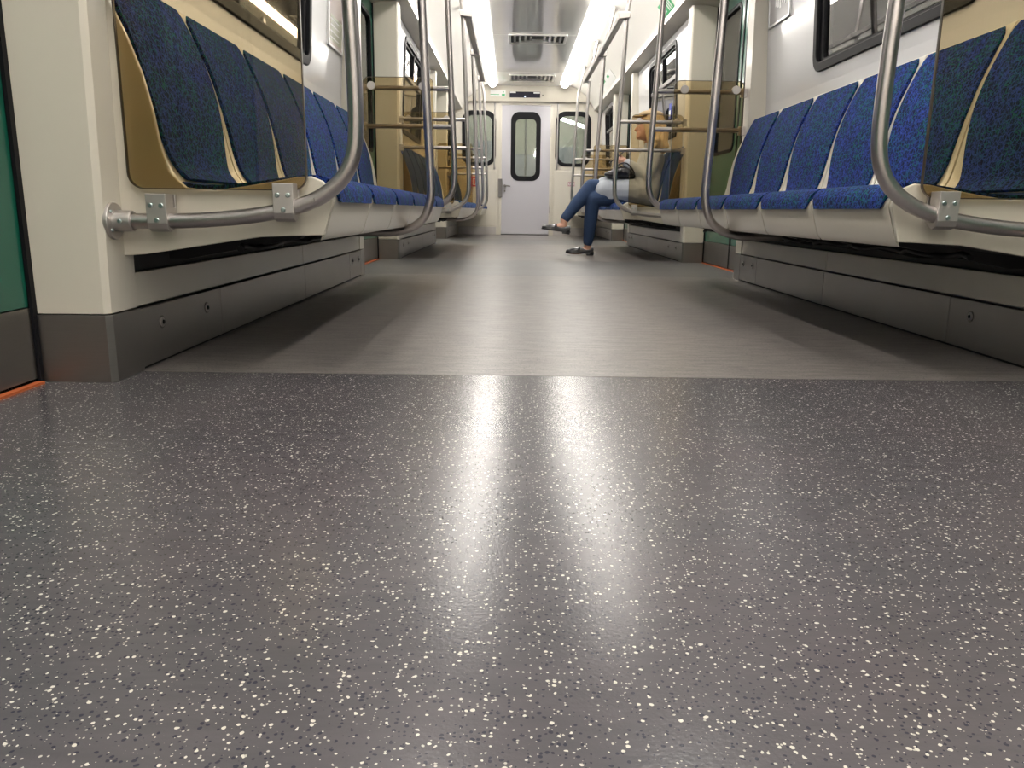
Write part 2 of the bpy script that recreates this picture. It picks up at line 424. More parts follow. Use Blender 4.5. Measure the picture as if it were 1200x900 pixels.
for a, b in BAYS:
    for s, sd in SIDES: door(s, a, b)
# dark tunnel walls outside
for s, sd in SIDES:
    bm = bmesh.new(); bbox(bm, s*2.05, s*2.15, YB, 16, -.6, 3.2)
    for k in range(10):   # cable trays and ribs
        bbox(bm, s*1.98, s*2.05, -2+k*1.8, -1.85+k*1.8, -.6, 3.2)
    for z in (.9, 1.25, 1.6): bbox(bm, s*1.99, s*2.04, YB, 16, z, z+.05)
    o = finish('wall_tunnel_%s' % sd, bm, M['tunnel']); struct(o)

# ------------------------------------------------------------------ end wall
ew = bmesh.new()
def endwall():
    """wall at YE with openings: doorway and two windows"""
    xs = [-1.30, -1.05, -.515, -.43, .375, .45, 1.01, 1.30]
    for i in range(7):
        x0, x1 = xs[i], xs[i+1]
        if i == 3: bbox(ew, x0, x1, YE, YE+.04, 2.045, 2.34)
        elif i in (1, 5):
            bbox(ew, x0, x1, YE, YE+.04, 0, 1.10); bbox(ew, x0, x1, YE, YE+.04, 1.94, 2.34)
        else: bbox(ew, x0, x1, YE, YE+.04, 0, 2.34)
endwall()
struct(finish('wall_end', ew, M['cream']))
# window corner fillers + rubber frames
for (x0, x1) in ((-1.05, -.515), (.45, 1.01)):
    wn[0] += 1
    w = bpy.data.objects.new('window_%d' % wn[0], None); COL.objects.link(w); w.location = ((x0+x1)/2, YE, 1.10); struct(w)
    r = .16
    sq = []
    inn = rrect(x0, x1, 1.10, 1.94, r, 6); cx, cz = (x0+x1)/2, 1.52
    for a, b in inn:
        sq.append((x0 if a < cx else x1, b) if abs(b-cz) < .42-r+1e-4 else ((a, 1.10 if b < cz else 1.94) if abs(a-cx) < (x1-x0)/2-r+1e-4 else (x0 if a < cx else x1, 1.10 if b < cz else 1.94)))
    ringo('corner_panel', sq, inn, YE+.002, YE+.03, 'y', M['cream'], w)
    ringo('rubber_frame', rrect(x0-.005, x1+.005, 1.095, 1.945, r, 6), rrect(x0+.055, x1-.055, 1.145, 1.875, r-.04, 6), YE-.012, YE+.03, 'y', M['black'], w, .003)
    prism('pane', rrect(x0+.03, x1-.03, 1.12, 1.9, .08, 6), YE+.012, YE+.018, M['pane'], w)
# end door

dn_[0] += 1
d = bpy.data.objects.new('door_%d' % dn_[0], None); COL.objects.link(d); d.location = (-.028, YE, 0); struct(d)
bm = bmesh.new(); bring(bm, rrect(-.415, .36, .015, 2.03, .004, 6), rrect(-.245, .185, .885, 1.905, .11, 6), YE-.01, YE+.03, 'y')
finish('leaf', bm, M['grey'], d, smooth=True, angle=30, bev=.003)
ringo('rubber_frame', rrect(-.268, .208, .862, 1.928, .13, 8), rrect(-.195, .135, .935, 1.82, .08, 8), YE-.02, YE+.01, 'y', M['black'], d, .003)
prism('pane', rrect(-.22, .16, .90, 1.85, .08, 6), YE-.002, YE+.004, M['pane'], d)
bm = bmesh.new(); bring(bm, rrect(-.455, .40, .0, 2.075, .004, 2), rrect(-.42, .365, .012, 2.036, .004, 2), YE-.025, YE, 'y')
finish('frame', bm, M['cream'], d, bev=.003)
box('sill', -.42, .365, YE-.03, YE+.01, 0, .012, M['dark'], d)
lk = box('lock_plate', -.465, -.40, YE-.05, YE-.025, .60, .89, M['lock'], d, .003)
cyl('lever_boss', (-.36, YE-.01, .78), (-.36, YE-.05, .78), .022, M['lock'], lk)
tube('lever', [(-.36, YE-.05, .78), (-.33, YE-.055, .785), (-.27, YE-.055, .775)], .010, M['lock'], lk)
cyl('key_cylinder', (-.36, YE-.01, .70), (-.36, YE-.03, .70), .014, M['lock'], lk)
for z in (.35, 1.55): cyl('hinge', (.372, YE-.02, z), (.372, YE-.02, z+.12), .010, M['clamp'], d)
# header box over the door with display and notice
hd = prism('header', [(YE-.16, 2.30), (YE-.10, 2.075), (YE, 2.06), (YE, 2.32), (YE-.16, 2.32)], -1.06, 1.06, M['cream'], axis='x', bev=.006); trim(hd)
def on_header(name, x0, x1, z0, z1, mat, parent, lift=.004):
    f = lambda z: YE-.10-.06*(z-2.075)/.225
    bm = bmesh.new()
    vs = [(x0, f(z0)-lift, z0), (x1, f(z0)-lift, z0), (x1, f(z1)-lift, z1), (x0, f(z1)-lift, z1)]
    A = [bm.verts.new(p) for p in vs]; B = [bm.verts.new((p[0], p[1]+lift+.002, p[2])) for p in vs]
    bm.faces.new(A); bm.faces.new(B)
    for i in range(4): bm.faces.new((A[i], A[(i+1) % 4], B[(i+1) % 4], B[i]))
    return finish(name, bm, mat, parent)
M['display'] = paint('display_black', (.02, .02, .035), .12, coat=.5)
M['label_white'] = paint('label_white', (.85, .85, .83), .4)
M['label_green'] = paint('label_green', (.03, .42, .14), .4)
M['label_red'] = paint('label_red', (.62, .03, .03), .4)
M['label_pink'] = paint('label_pink', (.50, .28, .30), .5)
M['label_blue'] = paint('label_blue', (.03, .06, .45), .4)
M['disp_led'] = emit('display_led', (.35, .5, 1.0), 1.2)
t = thing('display_panel', (-.05, YE-.13, 2.15), 'dark rectangular display above the end door', 'display')
on_header('screen', -.295, .185, 2.130, 2.215, M['display'], t, .012)
on_header('lit_segment', -.29, -.20, 2.195, 2.213, M['label_white'], t, .015)
on_header('lit_segment', .08, .18, 2.190, 2.210, M['label_white'], t, .015)
on_header('indicator', -.065, -.045, 2.134, 2.155, M['disp_led'], t, .015)
t = thing('notice_sticker', (-.49, YE-.13, 2.19), 'white notice with green marks on the panel left of the display', 'sticker')
nb = on_header('sheet', -.60, -.36, 2.145, 2.235, M['label_white'], t, .006)
on_header('green_line', -.60, -.46, 2.165, 2.175, M['label_green'], t, .008)
on_header('green_mark', -.42, -.37, 2.155, 2.18, M['label_green'], t, .008)
on_header('green_mark', -.40, -.385, 2.20, 2.215, M['label_green'], t, .008)
tag(cyl('sensor_dot', (.225, YE-.12, 2.165), (.225, YE-.15, 2.165), .009, M['dark'], None), 'tiny dark round sensor right of the dark display', 'sensor')
# end wall lower panels and kick steel, grab rods beside the windows
for s, (x0, x1) in ((-1, (-1.12, -.50)), (1, (.44, 1.12))):
    o = box('lower_panel', x0, x1, YE-.012, YE, .14, 1.02, M['cream'], None, .004); trim(o)
    o = box('kick', x0, x1, YE-.02, YE, 0, .125, M['clamp'], None, .002)
    o.name = 'baseboard_end_%s' % ('left' if s < 0 else 'right'); struct(o)
    gx = -.53 if s < 0 else .475
    t = thing('grab_rod', (gx, YE-.05, 1.06), 'thin upright grab rod beside the end wall window %s of the door' % ('left' if s < 0 else 'right'), 'grab rail', 'end wall grab rods')
    tube('rod', [(gx, YE-.01, 1.055), (gx, YE-.05, 1.07), (gx, YE-.055, 1.2), (gx, YE-.055, 1.9), (gx, YE-.05, 2.05), (gx, YE-.01, 2.065)], .012, M['clamp'], t)
    for z in (1.055, 2.055): cyl('foot', (gx, YE, z), (gx, YE-.012, z), .022, M['clamp'], t)
t = thing('safety_sign', (-.85, YE-.02, .84), 'red and white sign low on the end wall left of the door', 'sign')
box('plate', -.925, -.785, YE-.02, YE-.013, .765, .915, M['label_red'], t)
bm = bmesh.new(); bprism(bm, [(-.885, .79), (-.825, .79), (-.825, .89), (-.885, .89)], YE-.023, YE-.02); finish('white_panel', bm, M['label_white'], t)
box('symbol', -.87, -.84, YE-.0245, YE-.023, .80, .88, M['label_red'], t)
t = thing('safety_sign', (.72, YE-.02, .80), 'small faded pink sign low on the end wall right of the door', 'sign')
box('plate', .665, .775, YE-.016, YE-.012, .785, .855, M['label_pink'], t)
for k in range(2): ringo('ring_mark', [(.694+.052*k+.02*math.cos(a*.524), .82+.02*math.sin(a*.524)) for a in range(12)], [(.694+.052*k+.012*math.cos(a*.524), .82+.012*math.sin(a*.524)) for a in range(12)], YE-.018, YE-.016, 'y', M['label_white'], t)
# back wall behind the camera
struct(box('wall_back', -1.36, 1.36, YB-.04, YB, 0, 2.34, M['cream']))
# coupled car beyond the end door, seen through the panes
struct(box('wall_gangway', -1.3, 1.3, 16.0, 16.05, 0, 2.34, M['cream']))
for s, sd in SIDES:
    struct(box('wall_gangway_%s' % sd, s*1.25, s*1.3, YE+.30, 16.0, 0, 2.34, M['white']))
struct(box('floor_gangway', -1.3, 1.3, YE+.1, 16.0, -.04, 0, M['floor_mid']))
struct(box('ceiling_gangway', -1.3, 1.3, YE+.30, 16.0, 2.34, 2.38, M['cove']))
for s, sd in SIDES:
    t = box('ceiling_lamp', s*.50, s*.62, 13.9, 15.8, 2.30, 2.335, M['lamp'])
    tag(t, 'lamp strip of the next car seen through the end windows, %s side' % sd, 'ceiling lamp', 'lamps of the next car')

t = thing('grab_pole', (.02, 14.6, 0), 'slim upright pole standing in the next car, seen through the end door pane', 'grab pole')
tube('tube', [(-.01, 14.6, 0), (-.01, 14.6, 2.3)], .022, M['clamp'], t)
bm = bmesh.new()
for (x0, x1, z0, z1) in ((-1.0, -.55, .9, 1.7), (-.30, .25, .6, 1.45), (.55, 1.0, .8, 1.6)): bprism(bm, rrect(x0, x1, z0, z1, .08, 5), 15.97, 16.0)
struct(finish('window_gangway', bm, M['grey']))


t = thing('ceiling_lamp', (.8, 14.0, 1.9), 'added glowing tube imitating a sloping light band in the right end window', 'ceiling lamp')
tube('tube', [(.46, 13.9, 1.93), (1.06, 13.9, 1.74)], .028, M['lamp'], t)  # added glowing tube, mimics the slanting light band in the pane

# ------------------------------------------------------------------ seats
def pad(name, path, hw, th, mat, parent, s, yc, edge=5, nu=16, k=4, vend=(.35, .35), flat=0):
    """upholstered pad lofted along an (x,z) path: domed face, tight edges, closed back"""
    P = catmull([(a, b, 0) for a, b in path], k); n = len(P); bm = bmesh.new(); F = []; B = []
    for i, p in enumerate(P):
        v = i/(n-1); d = P[min(i+1, n-1)]-P[max(i-1, 0)]; d = d/np.linalg.norm(d); nx, nz = -d[1], d[0]
        w = hw(v); rowF = []; rowB = []
        ev = 1.0
        if v < vend[0]*.4: ev = math.sqrt(max(0, 1-(1-v/(vend[0]*.4))**2))
        if v > 1-vend[1]*.4: ev = math.sqrt(max(0, 1-((v-(1-vend[1]*.4))/(vend[1]*.4))**2))
        for j in range(nu+1):
            u = -1+2*j/nu; uu = math.copysign(1-(1-abs(u))**1.7, u)
            t = (th(v) if callable(th) else th)*ev*(max(0, 1-abs(uu)**edge))**.5*(1-.12*uu*uu)
            rowF.append(bm.verts.new((s*(p[0]+nx*t), yc+w*uu, p[1]+nz*t)))
            rowB.append(bm.verts.new((s*(p[0]-nx*.004), yc+w*uu, p[1]-nz*.004)))
        F.append(rowF); B.append(rowB)
    for G in (F, B):
        for i in range(n-1):
            for j in range(nu): bm.faces.new((G[i][j], G[i+1][j], G[i+1][j+1], G[i][j+1]))
    for i in range(n-1):
        for j in (0, nu): bm.faces.new((F[i][j], F[i+1][j], B[i+1][j], B[i][j]))
    for i in (0, n-1):
        for j in range(nu): bm.faces.new((F[i][j], F[i][j+1], B[i][j+1], B[i][j]))
    return finish(name, bm, mat, parent, smooth=True, angle=80)
SHELL = [(1.192, .935), (1.180, .93), (1.147, .85), (1.114, .77), (1.090, .69), (1.072, .61), (1.058, .54), (1.04, .485), (1.0, .445), (.91, .432), (.80, .440), (.72, .452), (.675, .452), (.652, .440), (.645, .420)]
def seat_shell(parent, s, yc, w):
    path = catmull([(a, b, 0) for a, b in SHELL], 3); path.append(np.array((.671, .337, 0)))
    n = len(path); bm = bmesh.new(); A = []; Bk = []
    for i, p in enumerate(path):
        d = path[min(i+1, n-1)]-path[max(i-1, 0)]; d = d/np.linalg.norm(d); nx, nz = -d[1], d[0]
        if i == n-1: nx, nz = -.9, -.42
        v = i/(n-1); row = []; rb = []
        for u in (-1, -.93, -.82, 0, .82, .93, 1):
            lip = .014*max(0, (abs(u)-.80)/.2) if i < n-4 else 0   # raised rim at either side
            lip = (lip if abs(u) < .99 else lip*.55)*(1 if i < 24 else 0)
            row.append(bm.verts.new((s*(p[0]-abs(nx)*lip*(1 if i < n-8 else .3)), yc+w*u, p[1]+max(nz, 0)*0+lip*(abs(nz)*.9 if i > 12 else 0))))
            rb.append(bm.verts.new((s*(p[0]+.012*(1 if v < .6 else (1 if i == n-1 else .8))), yc+w*u, p[1]-(.012 if v > .3 else 0))))
        A.append(row); Bk.append(rb)
    for G in (A, Bk):
        for i in range(n-1):
            for j in range(6): bm.faces.new((G[i][j], G[i+1][j], G[i+1][j+1], G[i][j+1]))
    for i in range(n-1):
        for j in (0, 6): bm.faces.new((A[i][j], A[i+1][j], Bk[i+1][j], Bk[i][j]))
    for i in (0, n-1):
        for j in range(6): bm.faces.new((A[i][j], A[i][j+1], Bk[i][j+1], Bk[i][j]))
    return finish('seat_shell', bm, M['shell'], parent, smooth=True, angle=40)
def back_w(v):   # half width of the back pad, v: 0 top .. 1 bottom (share of a seat pitch)
    if v < .05: return .425+.030*math.sqrt(1-(1-v/.05)**2)
    if v < .35: return .455+.005*math.sin(v*6)
    t = (v-.35)/.65; return .46-.100*(t*t*(3-2*t))*(1 if v < .8 else 1+.15*(v-.8)/.2)
def seat_w(v):   # v: 0 rear .. 1 front
    if v < .1: return .42+.05*(v/.1)
    if v > .72: return .482-.055*((v-.72)/.28)**2
    return .47+.012*(v-.1)/.62
BACK = [(1.166, .925), (1.130, .85), (1.098, .77), (1.075, .69), (1.060, .61), (1.050, .54), (1.038, .495), (1.012, .462)]
CUSH = [(1.06, .460), (.96, .445), (.86, .450), (.76, .464), (.70, .470), (.665, .464), (.646, .444), (.642, .413)]
def seat(s, y0, pitch, label, grp):
    yc = y0+pitch/2; t = thing('metro_seat', (s*.95, yc, .43), label, 'seat', grp)
    seat_shell(t, s, yc, pitch/2-.005)
    bk = pad('back_cushion', BACK, lambda v: back_w(v)*pitch, (lambda v: .030+.032*math.exp(-((v-.62)/.24)**2)), M['fabric'], t, s, yc, edge=4, vend=(.16, .1))
    cu = pad('seat_cushion', CUSH, lambda v: seat_w(v)*pitch, (lambda v: .036+.020*max(0, math.sin(math.pi*min(1, v*1.25)))-(.016*max(0, (v-.85)/.15))), M['fabric'], t, s, yc, edge=5, vend=(.1, .10), k=5)
    # rear side lift: cushions face the sitter
    return t
END = [(.671, .337), (.82, .331), (1.093, .288), (1.145, .284), (1.20, .60), (1.20, .93), (1.168, .925), (1.130, .85), (1.094, .77), (1.066, .69), (1.048, .61), (1.038, .54), (1.020, .475), (.985, .442), (.92, .436), (.85, .446), (.78, .458), (.73, .468), (.695, .470), (.670, .460), (.651, .440), (.646, .418)]
ordn = ['first', 'second', 'third', 'fourth', 'fifth', 'sixth']
for bi, (b0, b1, n) in enumerate(SEATY):
    pitch = (b1-b0-.02)/n
    for s, sd in SIDES:
        proto = None
        for k in range(n):
            y0 = b0+.01+k*pitch
            lab = 'blue patterned seat on the %s %s bench, %s from its camera end' % (bench_name[bi], sd, ordn[k])
            if bi == 1 and s == 1 and k == 1: lab = 'blue patterned seat on the middle right bench under the seated woman'
            grp = 'blue seats in rows along both sides'
            if proto is None:
                t = seat(s, y0, pitch, lab, grp)
                # plain copies first, the end panels are added afterwards
                proto = t; first = t
            else:
                t = dup(proto, (0, k*pitch, 0), lab, grp)
            if k == n-1: lastt = t
        for t_, ya, yb in ((first, b0-.001, b0+.012), (lastt, b1-.012, b1+.001)):
            o = prism('side_panel', [(s*x, z) for x, z in END], ya, yb, M['shell'], None, bev=.003)
            o.parent = t_; o.matrix_parent_inverse = Matrix.Translation(-Vector(t_.location))
            if t_ is first:
                for yy in (): pass

# bench plinths, under-seat frames
for bi, (b0, b1, n) in enumerate(BEN):
    for s, sd in SIDES:
        t = thing('bench_base', (s*1.16, (b0+b1)/2, 0), 'cream and steel base with dark frame under the %s %s bench' % (bench_name[bi], sd), 'bench base', 'bench bases')
        L_ = b1-b0; js = [b0, b0+.55, b0+1.58, b1-.33, b1] if n == 6 else [b0, b0+.6, b1]
        for a, b in zip(js, js[1:]):
            kp = box('kick_panel', s*1.140, s*1.16, a+.002, b-.002, .008, .152, M['kick'], t, .0015)
            ln = b-a
            pts = [a+ln*.22, b-ln*.22] if ln < .6 else []
            for yy in pts: screw(kp, (s*1.139, yy, .105), (-s, 0, 0), .013, M['clamp']); screw(kp, (s*1.1362, yy, .105), (-s, 0, 0), .006, M['black']); cyl('washer', (s*1.1405, yy, .105), (s*1.139, yy, .105), .017, M['lock'], kp)
        js2 = [b0, b0+1.58, b1] if n == 6 else [b0, b1]
        for a, b in zip(js2, js2[1:]):
            box('upper_panel', s*1.146, s*1.165, a+.002, b-.002, .158, .24, M['cream'], t, .002)
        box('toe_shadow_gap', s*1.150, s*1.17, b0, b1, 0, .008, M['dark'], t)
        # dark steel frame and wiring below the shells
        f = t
        box('void_shade_board', s*1.165, s*1.20, b0, b1, .16, .42, M['dark'], f)  # dark sheet added to paint the shaded void behind the seats
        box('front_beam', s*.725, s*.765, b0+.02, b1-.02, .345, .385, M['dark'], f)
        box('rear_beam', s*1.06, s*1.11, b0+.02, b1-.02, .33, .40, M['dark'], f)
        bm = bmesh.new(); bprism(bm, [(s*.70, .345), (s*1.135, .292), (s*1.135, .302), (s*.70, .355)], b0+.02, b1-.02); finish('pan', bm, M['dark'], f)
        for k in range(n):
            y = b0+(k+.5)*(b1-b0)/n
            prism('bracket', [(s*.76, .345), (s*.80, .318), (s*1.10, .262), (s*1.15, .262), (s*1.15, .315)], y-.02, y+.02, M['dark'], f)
        cab = []
        for i in range(40):
            cab.append((s*(.90+.02*math.sin(i*1.3)), b0+.05+(b1-b0-.1)*i/39, .298+.006*math.sin(i*2.1)))
        tube('cable', cab, .008, M['black'], f, 8)

# ------------------------------------------------------------------ poles and glass screens
R = .0172
UP = [(.583, .72), (.592, .95), (.602, 1.2), (.612, 1.45), (.622, 1.70), (.628, 1.86), (.640, 1.96), (.672, 2.10), (.712, 2.265)]
def xz(path, s, y): return [(s*a, y, b) for a, b in path]
def screen_pole(s, y, toward, bi, label, scr_label, top_len):
    """stanchion that sweeps in from the pillar; toward: +1 bench lies beyond, -1 bench lies nearer"""
    sd = 'left' if s < 0 else 'right'
    t = thing('grab_pole', (s*.586, y, .37), label, 'grab pole', 'steel grab poles')
    path = catmull(xz([(1.135, .365), (1.02, .366), (.92, .370), (.83, .379), (.76, .391), (.705, .406), (.655, .430), (.612, .468), (.588, .52), (.581, .59)]+UP, s, y), 5)
    tube('tube', path, R, M['pole'], t, 20)
    fl = cyl('wall_flange', (s*1.143, y, .365), (s*1.132, y, .365), .042, M['clamp'], t, 28, .002)
    for a in (45, 135, 225, 315): screw(fl, (s*1.132, y+.030*math.cos(math.radians(a)), .365+.030*math.sin(math.radians(a))), (-s, 0, 0), .004)
    co = cyl('collar', (s*1.134, y, .365), (s*1.092, y, .365), .0235, M['clamp'], t, 24, .002)
    screw(co, (s*1.113, y-.0235, .365), (0, -1, 0), .005)
    for z in (1.087, .874):
        br = cyl('cross_bar', (s*.586, y, z), (s*1.112, y, z), .0135, M['pole'], t, 16)
        box('bracket', s*1.095, s*1.135, y-.012, y+.012, z-.028, z+.022, M['clamp'], br, .002)
    cyl('ceiling_flange', (s*.708, y, 2.262), (s*.716, y, 2.275), .032, M['clamp'], t, 20)
    # glass
    g = thing('glass_screen', (s*.90, y+toward*.03, .45), scr_label, 'screen', 'bronze tinted glass screens')
    gy = y+toward*.026
    pts = rrect(.700, 1.108, .437, 1.145, .035, 6)
    gp = prism('glass_panel', [(s*a, b) for a, b in pts], gy-.004, gy+.004, M['tint'], g, bev=.0012)
    gi = rrect(.7022, 1.1058, .4392, 1.1428, .033, 6)
    ringo('ground_edge', [(s*a, b) for a, b in rrect(.6996, 1.1084, .4366, 1.1454, .0354, 6)], [(s*a, b) for a, b in gi], gy-.0045, gy+.0045, 'y', M['edge'], gp)
    for cx in (.745, 1.030):
        zc = .366 if cx > .9 else .392
        # strap that wraps the tube and grips the glass
        bm = bmesh.new()
        f = [(y-toward*.0, 0)]
        ya, yb = y-toward*(R+.004), gy+toward*.010
        pts = [(ya, zc+.060), (ya, zc-.005), (ya+toward*.006, zc-.018), (y, zc-R-.007), (y+toward*.014, zc-.02), (yb, zc-.006), (yb, zc+.060),
               (gy+toward*.005, zc+.060), (gy+toward*.005, zc+.03), (gy-toward*.005, zc+.03), (gy-toward*.005, zc+.060)]
        bprism(bm, pts, s*(cx-.023), s*(cx+.023), 'x')
        cl = finish('clamp', bm, M['clamp'], g, bev=.0015)
        face = -1 if toward > 0 else 1
        for dx, dz in ((-.012, .034), (.012, .034), (0, .002)):
            screw(cl, (s*(cx+dx), y+face*(R+.004), zc+dz), (0, face, 0), .0055)
    for cx in (.76, 1.06):
        cyl('disc_clamp', (s*cx, gy+toward*.012, 1.095), (s*cx, gy-toward*.012, 1.095), .024, M['clamp'], g, 20, .002)
    return t
scr = [(1.84, 1, 0), (4.90, -1, 0), (6.53, 1, 1), (9.59, -1, 1), (11.22, 1, 2)]
where = ['at the camera end of the near', 'at the far end of the near', 'at the camera end of the middle', 'at the far end of the middle', 'at the camera end of the far']
for (y, tw, bi), wh in zip(scr, where):
    for s, sd in SIDES:
        screen_pole(s, y, tw, bi, 'curved steel grab pole %s %s bench' % (wh, sd), 'bronze tinted glass screen %s %s bench' % (wh, sd), 0)
for bi, y in ((0, 3.41), (1, 8.08)):
    for s, sd in SIDES:
        t = thing('grab_pole', (s*.58, y, .30), 'steel grab pole halfway along the %s %s bench, bending in under the seats' % (bench_name[bi], sd), 'grab pole', 'steel grab poles')
        path = catmull(xz([(1.14, .300), (.95, .300), (.78, .300), (.71, .306), (.650, .325), (.606, .36), (.583, .41), (.573, .47), (.576, .58)]+UP, s, y), 5)
        tube('tube', path, R, M['pole'], t, 20)
        box('mount_block', s*.80, s*.90, y-.03, y+.03, .318, .345, M['shell'], t, .003)
        cyl('ceiling_flange', (s*.708, y, 2.262), (s*.716, y, 2.275), .032, M['clamp'], t, 20)
# overhead rails
for bi, (ya, yb, mid) in enumerate(((1.84, 4.90, 3.41), (6.53, 9.59, 8.08))):
    for s, sd in SIDES:
        t = thing('overhead_rail', (s*.60, (ya+yb)/2, 1.85), 'overhead steel grab rail above the front edge of the %s %s bench' % (bench_name[bi], sd), 'grab rail', 'overhead grab rails')
        prism('rail', [(s*.565, 1.875), (s*.565, 1.838), (s*.575, 1.832), (s*.586, 1.840), (s*.618, 1.848), (s*.618, 1.875)], ya-.03, yb+.03, M['kick'], t, bev=.002)
        for y in (ya, mid, yb):
            prism('bracket', [(s*.558, 1.826), (s*.648, 1.838), (s*.652, 1.882), (s*.556, 1.882)], y-.045, y+.045, M['clamp'], t, bev=.005)

# ------------------------------------------------------------------ posters, stickers
M['poster_a'] = paint('poster_pink', (.72, .60, .56), .25, .15, coat=.6)
M['poster_b'] = paint('poster_olive', (.42, .43, .30), .3, .3)
M['poster_grey'] = paint('poster_grey', (.36, .34, .36), .3, .5, bump=0, coat=.6)
M['alu'] = steel('poster_aluminium', (.6, .6, .6), .3, (9, 9, 9), .05)
def poster(s, y0, y1, z0, z1, label, kind):
    t = thing('advert_frame', (s*1.215, (y0+y1)/2, z0), label, 'poster')
    X = lambda z, d: s*(wallx(z)-d)
    def quad(name, ya, yb, za, zb, d, mat, th=.002):
        bm = bmesh.new()
        A = [bm.verts.new((X(z, d), y, z)) for y, z in ((ya, za), (yb, za), (yb, zb), (ya, zb))]
        B = [bm.verts.new((X(z, d-th), y, z)) for y, z in ((ya, za), (yb, za), (yb, zb), (ya, zb))]
        bm.faces.new(A); bm.faces.new(B)
        for i in range(4): bm.faces.new((A[i], A[(i+1) % 4], B[(i+1) % 4], B[i]))
        return finish(name, bm, mat, t)
    e = .012
    quad('backing', y0, y1, z0, z1, .008, M['alu'], .007)
    for nm, a in (('frame_strip', (y0, y0+e, z0, z1)), ('frame_strip', (y1-e, y1, z0, z1)), ('frame_strip', (y0, y1, z0, z0+e)), ('frame_strip', (y0, y1, z1-e, z1))):
        quad(nm, *a, .012, M['alu'], .005)
    if kind == 'a':
        quad('print', y0+e, y1-e, z0+e, z1-e, .0095, M['poster_a'])
        quad('text_block', y0+.04, y1-.03, z0+.03, z0+.16, .0105, M['poster_b'])
        for k in range(4): quad('text_line', y0+.04, y1-.10, z0+.045+.03*k, z0+.052+.03*k, .0112, M['label_white'])
        for k in range(5): quad('picture_patch', y0+.03+.03*k, y0+.055+.03*k, z0+.22+.02*k, z0+.32-.01*k, .0105, M['poster_grey'])
    else:
        quad('print', y0+e, y1-e, z0+e, z1-e, .0095, M['poster_grey'])
        for k in range(6): quad('letter_stroke', y0+.04+.035*k, y0+.058+.035*k, z0+.07+.01*(k % 3), z0+.12+.018*(k % 4), .0108, M['label_white'])
        quad('red_patch', y1-.10, y1-.03, z0+.18, z0+.25, .0108, M['label_pink'])
    return t
poster(-1, 4.43, 4.78, 1.235, 1.74, 'pink and olive advert in a metal frame on the near left wall', 'a')
poster(1, 4.43, 4.78, 1.405, 1.90, 'grey advert in a metal frame on the near right wall beside the window', 'b')

# stickers on the right cove: emergency exit plates
def cove_sticker(s, y0, y1, v0, v1, mat, label=None, parent=None, lift=.003, name='sticker'):
    P0 = Vector((.985, 2.08)); P1 = Vector((1.045, 1.99))
    P0 = Vector((.93, 2.142)); P1 = Vector((1.03, 2.02)); d = P1-P0; n = Vector((-abs(d.y), -abs(d.x))).normalized()
    bm = bmesh.new()
    q = []
    for y, v in ((y0, v0), (y1, v0), (y1, v1), (y0, v1)):
        p = P0+d*v+n*lift; q.append((s*p.x, y, p.y))
    A = [bm.verts.new(p) for p in q]; B = [bm.verts.new((p[0]-s*n.x*.002, p[1], p[2]-n.y*.002)) for p in q]
    bm.faces.new(A); bm.faces.new(B)
    for i in range(4): bm.faces.new((A[i], A[(i+1) % 4], B[(i+1) % 4], B[i]))
    return finish(name, bm, mat, parent)
t = thing('exit_sticker', (.98, 7.02, 2.08), 'green square pictogram sticker on the upper right cove panel', 'sticker')
cove_sticker(1, 6.82, 7.22, .45, 1.2, M['label_green'], parent=t, lift=.004, name='green_plate')
for k in range(3):
    cove_sticker(1, 6.86+.05*k, 6.885+.05*k, .62, 1.08, M['label_white'], parent=t, lift=.006, name='figure_stroke')
cove_sticker(1, 7.06, 7.18, .92, 1.02, M['label_white'], parent=t, lift=.006, name='arrow_shaft')
cove_sticker(1, 7.09, 7.15, .60, .84, M['label_white'], parent=t, lift=.006, name='arrow_head')
t = thing('notice_sticker', (.98, 10.2, 2.08), 'white notice with green marks on the right cove panel', 'sticker')
cove_sticker(1, 10.4, 11.6, .2, 1.1, M['label_white'], parent=t, lift=.004, name='sheet')
cove_sticker(1, 10.7, 10.85, .35, .55, M['label_green'], parent=t, lift=.006, name='green_mark')
cove_sticker(1, 11.1, 11.3, .35, .55, M['label_green'], parent=t, lift=.006, name='green_mark')
t = thing('window_sticker', (1.21, 7.75, 1.28), 'small blue and white sticker on the middle right window', 'sticker')
box('blue_field', 1.222, 1.224, 7.70, 7.80, 1.24, 1.38, M['label_blue'], t)
box('white_field', 1.220, 1.222, 7.715, 7.785, 1.27, 1.32, M['label_white'], t)

# ------------------------------------------------------------------ seated woman
M['skin'] = paint('skin', (.62, .34, .24), .5, .08)
M['denim'] = paint('denim', (.024, .055, .135), .85, .35, bump=.3, bscale=120)
M['coat'] = paint('grey_wool', (.44, .47, .52), .9, .12, bump=.3, bscale=200)
M['hair'] = paint('blonde_hair', (.66, .48, .27), .5, .45, bump=.6, bscale=90)
M['cap'] = paint('tan_cap', (.42, .30, .17), .85, .2)
M['leather'] = paint('black_leather', (.008, .008, .012), .3, .3, coat=.15)
M['phone'] = paint('phone_black', (.02, .02, .022), .2)
def ball(bm, c, r, sc=(1, 1, 1), n=14, rot=None):
    m = Matrix.Translation(Vector(c)) @ (rot.to_4x4() if rot else Matrix.Identity(4)) @ Matrix.Diagonal((r*sc[0], r*sc[1], r*sc[2], 1))
    bmesh.ops.create_uvsphere(bm, u_segments=n, v_segments=n//2+2, radius=1, matrix=m)
def limb(bm, pts):
    """overlapping tapered capsules through ((x,y,z), r)"""
    for (p, r) in pts: ball(bm, p, r)
    for (p, r), (q, r2) in zip(pts, pts[1:]): btube(bm, [p, q], [r, r2], 14)
